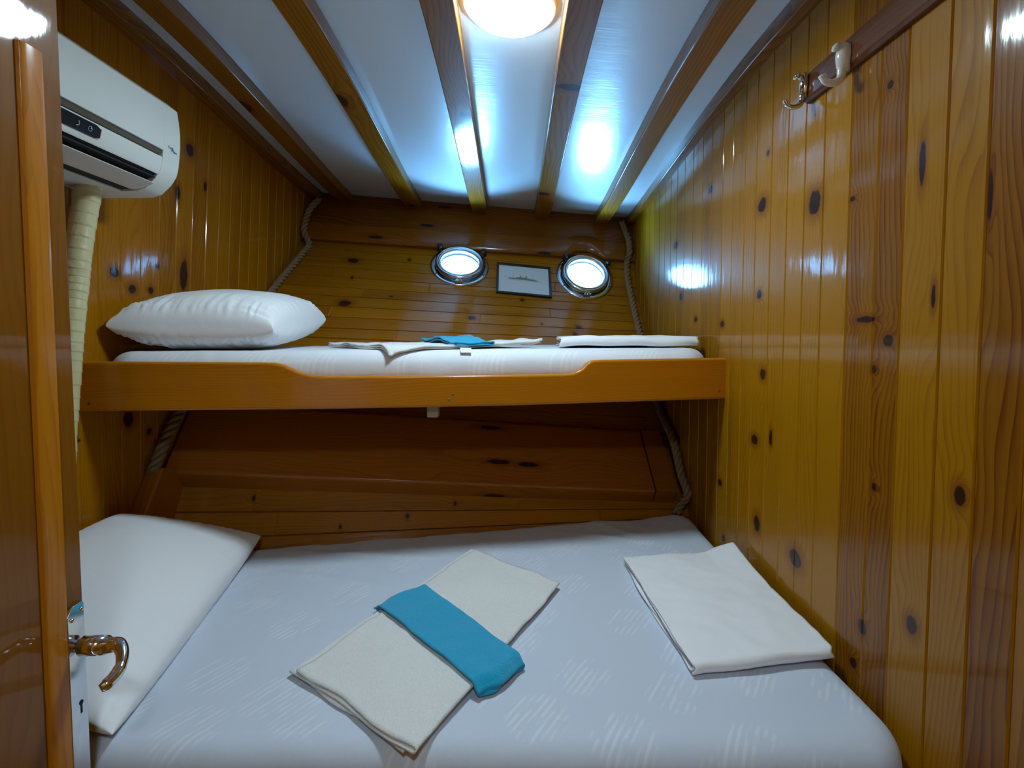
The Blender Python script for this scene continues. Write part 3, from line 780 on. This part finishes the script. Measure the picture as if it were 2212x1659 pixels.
# ---------------------------------------------------------------- pillows
def pillow(name, cs, ht, hb, mat, lab, zmin, seed, nu=90, nv=120, pe=.42, wrk=.004, pull=.05):
    """cs: 4 corner points (near-left, near-right, far-right, far-left)"""
    A, B, Cc, Dd = [Vector(p) for p in cs]; bm = bmesh.new(); uv = uvlayer(bm)
    T, Bo = [], []
    def surf(u, v, sg):
        a = abs(2*u-1); b = abs(2*v-1)
        uu = u+(u-.5)*-pull*(1-b**2)*a; vv = v+(v-.5)*-pull*(1-a**2)*b
        p = A.lerp(B, uu).lerp(Dd.lerp(Cc, uu), vv)
        w = max(0, (1-a**2.4))*max(0, (1-b**2.4)); h = w**pe
        e = (1-w)
        wx = nz(u*4+seed, v*4)*.35+nz(u*14+seed, v*14)*.25*e
        # gathers running in from the seams
        wx += 1.4*e*(nz(u*3, v*46+seed)*(a**3)+nz(u*46+seed, v*3)*(b**3))
        hh = (ht if sg > 0 else hb)*h
        z = p.z+sg*hh+wrk*wx*(1 if w > 0 else 0)*min(1, w*8)
        return Vector((p.x, p.y, max(zmin, z)))
    for j in range(nv+1):
        T.append([]); Bo.append([])
        for i in range(nu+1):
            u = .5-.5*math.cos(math.pi*i/nu)*(1-.0); v = .5-.5*math.cos(math.pi*j/nv)
            vt = bm.verts.new(surf(u, v, 1)); T[j].append(vt)
            Bo[j].append(vt if i in (0, nu) or j in (0, nv) else bm.verts.new(surf(u, v, -1)))
    for j in range(nv):
        for i in range(nu):
            f = bm.faces.new((T[j][i], T[j][i+1], T[j+1][i+1], T[j+1][i])); f.smooth = True
            f = bm.faces.new((Bo[j][i], Bo[j+1][i], Bo[j+1][i+1], Bo[j][i+1])); f.smooth = True
    return tag(put(name, bm, mat), lab, 'pillow', 'white pillows')
pillow('pillow', [atD(228, 703, 1.60), atD(590, 712, 1.72), atD(704, 690, 2.30), (-1.20, 2.20, .055)], .122, .088, M['cotton'],
       'plump white pillow lying on the left end of the upper bunk', -.050, 3.1, wrk=.016, pe=.33)
pillow('pillow', [(-1.235, .99, -.60), (-.722, .925, -.722), (-.872, 1.815, -.700), (-1.225, 1.63, -.560)], .062, .10, M['cotton'],
       'large white pillow on the lower bed leaning against the left wall', -.742, 7.7, wrk=.004, pull=.015)

# ---------------------------------------------------------------- folded cloth
def folded(name, Q, layers, gap, th, mat, lab, cat, z0, seed, ext='v', wave=.004, nu=60, nv=60, group=None, zfun=None, fold0=1, edge_wave=.006, slip=.012, parent=None, offset=0):
    """Q corners (x,y): a(u0v0) b(u1v0) c(u1v1) d(u0v1). cross-section runs along u (folds at u ends), extruded along v"""
    a, b, c, d = [Vector(q) for q in Q]
    Wd = ((b-a).length+(c-d).length)/2
    # serpentine section (u in metres 0..Wd, z)
    rg = (gap)/2; sec = []; rr = random.Random(seed); xs = nu
    dirn = fold0
    if layers == 0:
        H = gap*4; lo, hi = H*.5, Wd-.008
        sec = [(hi+(lo-hi)*i/xs, 0) for i in range(xs+1)]+[(lo-H*.5*math.sin(math.pi*q/9), H/2-H/2*math.cos(math.pi*q/9)) for q in range(1, 9)]
        sec += [(lo+(hi-.02-lo)*i/xs, H) for i in range(xs+1)]+[(hi-.02+gap*.4*math.sin(math.pi*q/5), H-gap/2+gap/2*math.cos(math.pi*q/5)) for q in range(1, 5)]
        lo2 = lo+.004; sec += [(hi-.02+(lo2-hi+.02)*i/xs, H-gap) for i in range(xs+1)]+[(lo2-gap*math.sin(math.pi*q/5), H-2*gap+gap*math.cos(math.pi*q/5)) for q in range(1, 5)]
        sec += [(lo2+(hi-.012-lo2)*i/xs, H-3*gap) for i in range(xs+1)]
        layers = 5
    for k in (range(layers) if not sec else ()):
        z = k*gap; sl0 = rr.uniform(0, slip) if k == 0 or k == layers-1 else rr.uniform(0, slip*.3)
        lo, hi = rg+.001, Wd-rg-.001
        if k == 0: (lo, hi) = (lo+sl0, hi) if dirn > 0 else (lo, hi-sl0)
        if k == layers-1: (lo, hi) = (lo, hi-sl0) if dirn > 0 else (lo+sl0, hi)
        pts = [(lo+(hi-lo)*i/xs, z) for i in range(xs+1)]
        if dirn < 0: pts = pts[::-1]
        sec += pts
        if k < layers-1:
            cx = pts[-1][0]
            for q in range(1, 5):
                an = math.pi*q/5; sec.append((cx+dirn*rg*1.25*math.sin(an), z+rg-rg*math.cos(an)))
        dirn = -dirn
    bm = bmesh.new(); rows = []
    for j in range(nv+1):
        v = j/nv; row = []
        for (x, z) in sec:
            u = x/Wd; ew = edge_wave*nz(u*3+seed, z*90, v*0+seed)
            p = a.lerp(b, u).lerp(d.lerp(c, u), v)
            ax = (d.lerp(c, u)-a.lerp(b, u)).normalized(); p = p+ax*ew*(2*v-1)*2+ (b-a).normalized()*edge_wave*nz(v*4+seed, z*40, 9)*(2*u-1)
            zz = z0+z+wave*(nz(p.x*9+seed, p.y*9)+.5*nz(p.x*25, p.y*25, seed))*(.25+.75*z/max(.001, gap*(layers-1)))
            if zfun: zz += zfun(p.x, p.y, u, v)
            row.append(bm.verts.new((p.x, p.y, zz)))
        rows.append(row)
    for j in range(nv):
        for i in range(len(sec)-1):
            f = bm.faces.new((rows[j][i], rows[j][i+1], rows[j+1][i+1], rows[j+1][i])); f.smooth = True
    o = put(name, bm, mat)
    sm = o.modifiers.new('sol', 'SOLIDIFY'); sm.thickness = th; sm.offset = offset
    return tag(o, lab, cat, group)
V2 = lambda *p: Vector(p[:2])
def bz(x, y, z=-.735): p = atZ(x, y, z); return (p.x, p.y)
# white towel on the lower bed, folds along its two long sides
WZ = -.738
folded('bath_towel', [bz(630, 1449), bz(895, 1634), bz(1208, 1266), bz(1016, 1190)], 3, .0068, .0048, M['terry_white'],
       'white terry towel folded flat on the lower bed under the turquoise cloth', 'towel', WZ, 2.2, wave=.006, fold0=-1, nu=50, nv=70, slip=.02, group='folded white bath towels')
# turquoise cloth lying across it
def bluez(x, y, u, v):
    # over the towel in the middle, down to the sheet at both ends
    k = min(1, max(0, (v+.01)/.08))*min(1, max(0, (1.0-v)/.05)); k = k*k*(3-2*k); return .0185*k
def bb(x, y): return bz(x, y, -.72)
folded('hand_towel', [bb(800, 1306), bb(908, 1262), bb(1131, 1425), bb(1030, 1496)], 2, .0075, .0045, M['terry_blue'],
       'turquoise hand towel laid across the white towel on the lower bed', 'towel', -.738, 5.5, wave=.004, nu=36, nv=70, zfun=bluez, group='turquoise hand towels', edge_wave=.008)
# folded sheet by the right wall
def shz(x, y, u, v): return .028*max(0, v-.75)*4*max(0, u-.5)*2+.006*v
folded('folded_sheet', [bz(1500, 1440, -.715), bz(1342, 1197, -.715), bz(1575, 1176, -.70), bz(1800, 1408, -.715)], 0, .0062, .0028, M['cotton'],
       'white sheet folded into a square on the lower bed against the right wall', 'bed sheet', -.739, 8.1, wave=.005, nu=50, nv=60, group='folded white sheets', zfun=shz, slip=.03, fold0=1)
# upper bunk: white towel, corner hanging over the front
def fdist(x, y): return y-(FA.y+.17*(x-FA.x))            # distance behind the front board face
def upz(x, y, u, v):
    d = fdist(x, y)-.090; z = 0
    if d < 0: z -= 9.*d*d if d > -.05 else .030
    k = max(0, min(1, (x+.16)*6)); return z+k*(.010+.022*max(0, nz(x*13+1, y*6, 4)))
folded('bath_towel', [(-.70, 2.05), (-.392, 1.700), (.115, 2.02), (-.163, 2.44)], 3, .0055, .004, M['terry_white'],
       'white terry towel on the upper bunk, one corner hanging over its front edge', 'towel', -.047, 4.4, wave=.007, nu=50, nv=60, zfun=upz, group='folded white bath towels', slip=.02, fold0=-1)
def upb(x, y, u, v):
    c = math.cos((v-.5)*7)*.006+.013+.004*nz(x*20, y*20)
    return c+.012*math.exp(-((v-.42)/.16)**2)*(.4+.6*u)+.010*math.exp(-(v/.06)**2)
folded('hand_towel', [(-.37, 2.14), (-.245, 2.22), (-.065, 1.885), (-.195, 1.80)], 2, .008, .0045, M['terry_blue'],
       'turquoise hand towel crumpled across the white towel on the upper bunk', 'towel', -.042, 1.5, wave=.006, nu=30, nv=60, zfun=upb, group='turquoise hand towels')
hand = C.objects['hand_towel.001']
p = atD(1006, 758, 1.80)
bm = bmesh.new(); 
q0 = atD(994, 751, 1.785); q1 = atD(1018, 752, 1.79); q2 = atD(1018, 761.5, 1.764); q3 = atD(995, 761.5, 1.760)
prism(bm, [q0, q1, q2, q3], (.0, .0012, .0004)); put('care_label', bm, M['tagcloth'], hand)
bm = bmesh.new()
for k in range(3):
    y = 755.2+k*2.0; a0, b0 = atD(999, y, 1.7835-k*.004+.0), atD(1013-2*k, y+.3, 1.7850-k*.004); a1, b1 = atD(999, y+.7, 1.7835-k*.004), atD(1013-2*k, y+1., 1.7850-k*.004)
    prism(bm, [a0-Vector((0, .004, 0)), b0-Vector((0, .004, 0)), b1-Vector((0, .004, 0)), a1-Vector((0, .004, 0))], (0, .0004, 0))
bm.free()
def ups(x, y, u, v): return .008*nz(x*6, y*4, 2)+.010*max(0, math.sin((x-.2)*5))*.6
folded('folded_sheet', [(.185, 2.02), (.21, 2.52), (.705, 2.60), (.715, 2.04)], 0, .0085, .0034, M['cotton'],
       'white sheet folded long on the right end of the upper bunk', 'bed sheet', -.048, 6.3, wave=.004, nu=50, nv=60, zfun=ups, group='folded white sheets', slip=.03, fold0=-1)

# ---------------------------------------------------------------- air conditioner
ac = empty('air_conditioner', (-1.15, 1.26, .42), 'white split air conditioner mounted high on the left wall', 'air conditioner')
D0, D1, DE = .86, 1.64, 1.565
full = [(-1.247,.700),(-1.10,.700),(-1.035,.690),(-1.008,.668),(-1.004,.640),(-1.001,.60),(-1.002,.56),(-1.0055,.527),(-1.009,.500),(-1.016,.474),(-1.032,.450),(-1.062,.422),(-1.09,.414),(-1.247,.412)]
cut = [(-1.247,.700),(-1.10,.700),(-1.035,.690),(-1.008,.668),(-1.004,.640),(-1.001,.60),(-1.002,.56),(-1.0052,.531),(-1.021,.529),(-1.021,.515),(-1.0085,.511),(-1.011,.492),(-1.018,.470),(-1.024,.462),(-1.10,.50),(-1.145,.46),(-1.132,.414),(-1.247,.412)]
cut2 = [(x, z) for x, z in full]
bm = bmesh.new()
prism(bm, [(x, D0, z) for x, z in cut], (0, DE-D0, 0)); prism(bm, [(x, DE, z) for x, z in full], (0, D1-DE, 0))
put('casing', bm, M['white_plastic'], ac, bevel=.0018, seg=2)
bm = bmesh.new(); box(bm, (-1.135, D0, .452), (-1.03, DE-.004, .456)); prism(bm, [(-1.098, D0, .497), (-1.030, D0, .463), (-1.034, D0, .458), (-1.095, D0, .4225), (-1.131, D0, .4180), (-1.142, D0, .457)], (0, DE-.003-D0, 0))
put('louver_recess', bm, M['dark_inside'], ac)
bm = bmesh.new(); prism(bm, [(-1.0205, D0, .5275), (-1.0075, D0, .5275), (-1.0125, D0, .5165), (-1.0205, D0, .5165)], (0, DE-.003-D0, 0)); put('panel_gap', bm, M['gap_grey'], ac)
bm = bmesh.new(); prism(bm, [(-1.038,.4395),(-1.036,.4365),(-1.070,.4225),(-1.100,.4185),(-1.102,.4200),(-1.100,.4215),(-1.070,.4265)][::-1] and [(x, D0, z) for x, z in [(-1.038,.4395),(-1.036,.4365),(-1.070,.4225),(-1.100,.4185),(-1.102,.4200),(-1.100,.4215),(-1.070,.4265)]], (0, DE-D0+.002, 0))
put('louver', bm, M['louver_plastic'], ac, bevel=.001)
# display window on the lower front strip
def face_pt(d, z, h=.001):
    seg = [p for p in full[4:12]]
    for (x0, z0), (x1, z1) in zip(seg[:-1], seg[1:]):
        if z1 <= z <= z0: x = x0+(x1-x0)*(z-z0)/(z1-z0); return Vector((x+h, d, z))
    return Vector((-1.0+h, d, z))
dz0, dz1 = .506, .476
dp = [face_pt(1.04, dz0), face_pt(1.318, dz0), face_pt(1.332, dz0-.006), face_pt(1.332, dz1+.006), face_pt(1.322, dz1), face_pt(1.04, dz1)]
bm = bmesh.new(); prism(bm, [p-Vector((.004, 0, 0)) for p in dp], (.0055, 0, 0)); put('display', bm, M['black_plastic'], ac)
bm = bmesh.new(); prism(bm, [face_pt(1.3325, dz0-.004, .0005), face_pt(1.335, dz0-.006, .0005), face_pt(1.335, dz1+.005, .0005), face_pt(1.325, dz1-.002, .0005), face_pt(1.3325, dz1+.005, .0005)], (.0015, 0, 0)); put('display_edge', bm, M['red_plastic'], ac)
M['icon'] = plain('icon_print', (.30, .38, .42), .5)
bm = bmesh.new()
def arc(cy, cz, r, a0, a1, w=.0012, n=18):
    for k in range(n):
        t0 = a0+(a1-a0)*k/n; t1 = a0+(a1-a0)*(k+1)/n
        P4 = [Vector((-1.0047+.0005, cy+rr_*math.cos(t), cz+rr_*math.sin(t))) for rr_, t in ((r, t0), (r, t1), (r-w, t1), (r-w, t0))]
        bm.faces.new([bm.verts.new((face_pt(0, q.z).x+.0026, q.y, q.z)) for q in P4])
arc(1.300, .491, .0062, 0, 2*math.pi); arc(1.300, .491, .0055, .2, 1.2, .0048, 4)
put('clock_icon', bm, M['icon'], ac)
bm = bmesh.new()
arc(1.262, .491, .0065, -1.9, 1.2, .0022)
put('moon_icon', bm, M['icon'], ac)
# small printed mark at the corner of the front panel
M['mark_blue'] = plain('mark_blue', (.03, .05, .22), .5)
def acM(d, z):   # text plane facing +X, reading toward +Y
    return Matrix(((0, 0, 1, face_pt(d, z).x+.0004), (1, 0, 0, d), (0, 1, 0, z), (0, 0, 0, 1)))
text_mesh('Cor', .0105, acM(1.592, .547), M['mark_blue'], 'printed_mark', ac)
text_mesh('A', .019, acM(1.604, .543), plain('mark_cyan', (.02, .16, .30), .5), 'printed_letter', ac)
text_mesh('plus', .0095, acM(1.616, .539), M['mark_blue'], 'printed_mark', ac)
# wrapped pipe hanging from it
bm = bmesh.new()
pp = smoothpath([atX(x, y, X) for x, y, X in ((196,385,-1.19),(190,412,-1.19),(178,485,-1.20),(167,560,-1.205),(163,610,-1.207),(157,660,-1.207),(150,730,-1.207),(146,790,-1.207),(140,870,-1.207),(134,950,-1.207),(128,1080,-1.207))], 40)
rad = [.031+.0022*nz(i*.05, 1)+.0016*((i*.073) % 1) for i in range(len(pp))]
tube(bm, pp, rad, 28)
tag(put('pipe_cover', bm, M['tape'], None, smooth=True), 'cream tape-wrapped pipe bundle hanging below the air conditioner', 'pipe')

# ---------------------------------------------------------------- hook rail on the right wall
rail = empty('hook_rail', (.74, 1.2, .615), 'dark wooden coat hook rail with one chrome and one white hook', 'coat rack')
bm = bmesh.new(); prism(bm, [(.751, 1.375, .580), (.751, 1.375, .652), (.741, 1.375, .652), (.734, 1.375, .644), (.734, 1.375, .588), (.741, 1.375, .580)], (0, -.62, 0)); fill_attr(bm, 1., .5)
put('backboard', bm, M['wood_dark'], rail, bevel=.002)
def hook(name, x, yb, D, mat, sc):
    """pixel-measured outline, all on a plane square to the wall at depth D"""
    c = atX(x, yb, .732); Y = c.y
    bm = bmesh.new()
    def w(px, pz): return Vector((.734-px, Y, c.z+pz))
    # back plate
    tube(bm, [w(.001, .036), w(.004, .030), w(.005, .010), w(.005, -.012), w(.002, -.024)], [.006*sc, .011*sc, .012*sc, .010*sc, .006*sc], 14)
    # upper knob
    tube(bm, smoothpath([w(.003, .022), w(.012, .024), w(.020, .028)], 4), [.007]*4+[.006]*4+[.005], 12)
    kn = w(.022, .029); tube(bm, [kn+Vector((.004, 0, -.003)), kn+Vector((.001, 0, -.001)), kn+Vector((-.004, 0, .002)), kn+Vector((-.007, 0, .004))], [.005, .010, .010, .004], 14)
    # lower curved arm
    arm = smoothpath([w(.004, -.004), w(.009, -.018), w(.010, -.032), w(.018, -.043), w(.032, -.047), w(.046, -.042), w(.053, -.030)], 6)
    n = len(arm); tube(bm, arm, [.0085*(.5+.5*sc)-.004*i/(n-1)+(.0012 if i > n-4 else 0) for i in range(n)], 14)
    return put(name, bm, mat, rail, smooth=True)
hook('coat_hook', 1740, 190, 1.35, M['chrome'], 1); tag(C.objects['coat_hook'], 'chrome hook')
hook('coat_hook', 1826, 132, 1.23, M['enamel'], 1.45); tag(C.objects['coat_hook.001'], 'white enamelled hook')

# ---------------------------------------------------------------- open door at left
dr = empty('door_1', (-.745, .13, FLOOR), 'open varnished door standing at the far left of the cabin', 'door', kind='structure')
bm = bmesh.new(); box(bm, (-.765, .13, -1.2), (-.727, .880, .82), (0, 2)); fill_attr(bm, 2.4, .45)
put('door_leaf', bm, M['wood_door'], dr, bevel=.003)
bm = bmesh.new()
zt = atX(58, 96, -.722).z
prism(bm, [(-.727, .800, -1.19), (-.7215, .803, -1.19), (-.7185, .811, -1.19), (-.7185, .834, -1.19), (-.7215, .842, -1.19), (-.727, .845, -1.19)], (0, 0, zt+1.19)); fill_attr(bm, 3.3, .62)
put('moulding_strip', bm, M['wood_strip'], dr, bevel=.001)
hz = atD(200, 1395, .858).z
plt = []
py0, py1, zt_, zb_ = .838, .872, atX(170, 1302, -.720).z, -.74
bm = bmesh.new(); prism(bm, [(-.727, py0, zb_), (-.727, py0, zt_-.014), (-.727, py0+.012, zt_), (-.727, py1-.004, zt_), (-.727, py1, zt_-.004), (-.727, py1, zb_)], (.008, 0, 0))
lp = put('lock_plate', bm, M['chrome'], dr, bevel=.0012)
for (d, z) in ((.846, zt_-.022), (.866, zt_-.012)):
    bm = bmesh.new(); lathe(bm, [(.0036, 0), (.003, .002), (.0001, .0028)], Matrix.Translation((-.719, d, z)) @ Matrix.Rotation(math.pi/2, 4, 'Y'), 12); put('screw', bm, M['chrome'], lp)
kz = atX(195, 1508, -.719).z
bm = bmesh.new(); tube(bm, [(-.7192, .858, kz+.006), (-.7185, .858, kz+.006)], .0042, 14); box(bm, (-.7192, .8562, kz-.012), (-.7186, .8598, kz+.004)); put('keyhole', bm, M['dark_inside'], lp)
h0 = Vector((-.719, .857, hz)); h1 = Vector((-.672, .857, hz+.002))
lev = [h1+Vector((-.004, 0, 0)), h1+Vector((.008, 0, 0)), atD(256, 1393, .852), atD(264, 1410, .842), atD(262, 1435, .827), atD(250, 1458, .812), atD(232, 1477, .798), atD(217, 1488, .790)]
bm = bmesh.new(); tube(bm, [h0, h0+Vector((.008, 0, 0)), h0+Vector((.009, 0, 0)), h1], [.010, .010, .0165, .0150], 24)
tube(bm, [h1, h1+Vector((.001, 0, 0)), h1+Vector((.0018, 0, 0))], [.0130, .0130, .0130], 24)
ls = smoothpath(lev, 6); n = len(ls); tube(bm, ls, [.0140-.0055*min(1, i/(n*.55))+(.001 if i > n*.6 else 0)-(.004*max(0, (i-n*.85)/(n*.15))) for i in range(n)], 18)
put('lever_handle', bm, M['chrome'], dr, smooth=True)
# jamb post at the hinge side, partition of the neighbouring locker
bm = bmesh.new(); box(bm, (-.80, -.62, -1.25), (-.73, .118, 1.0), (1, 2)); fill_attr(bm, 1.9, .45); struct('wall_partition', bm, M['wood_plain'])
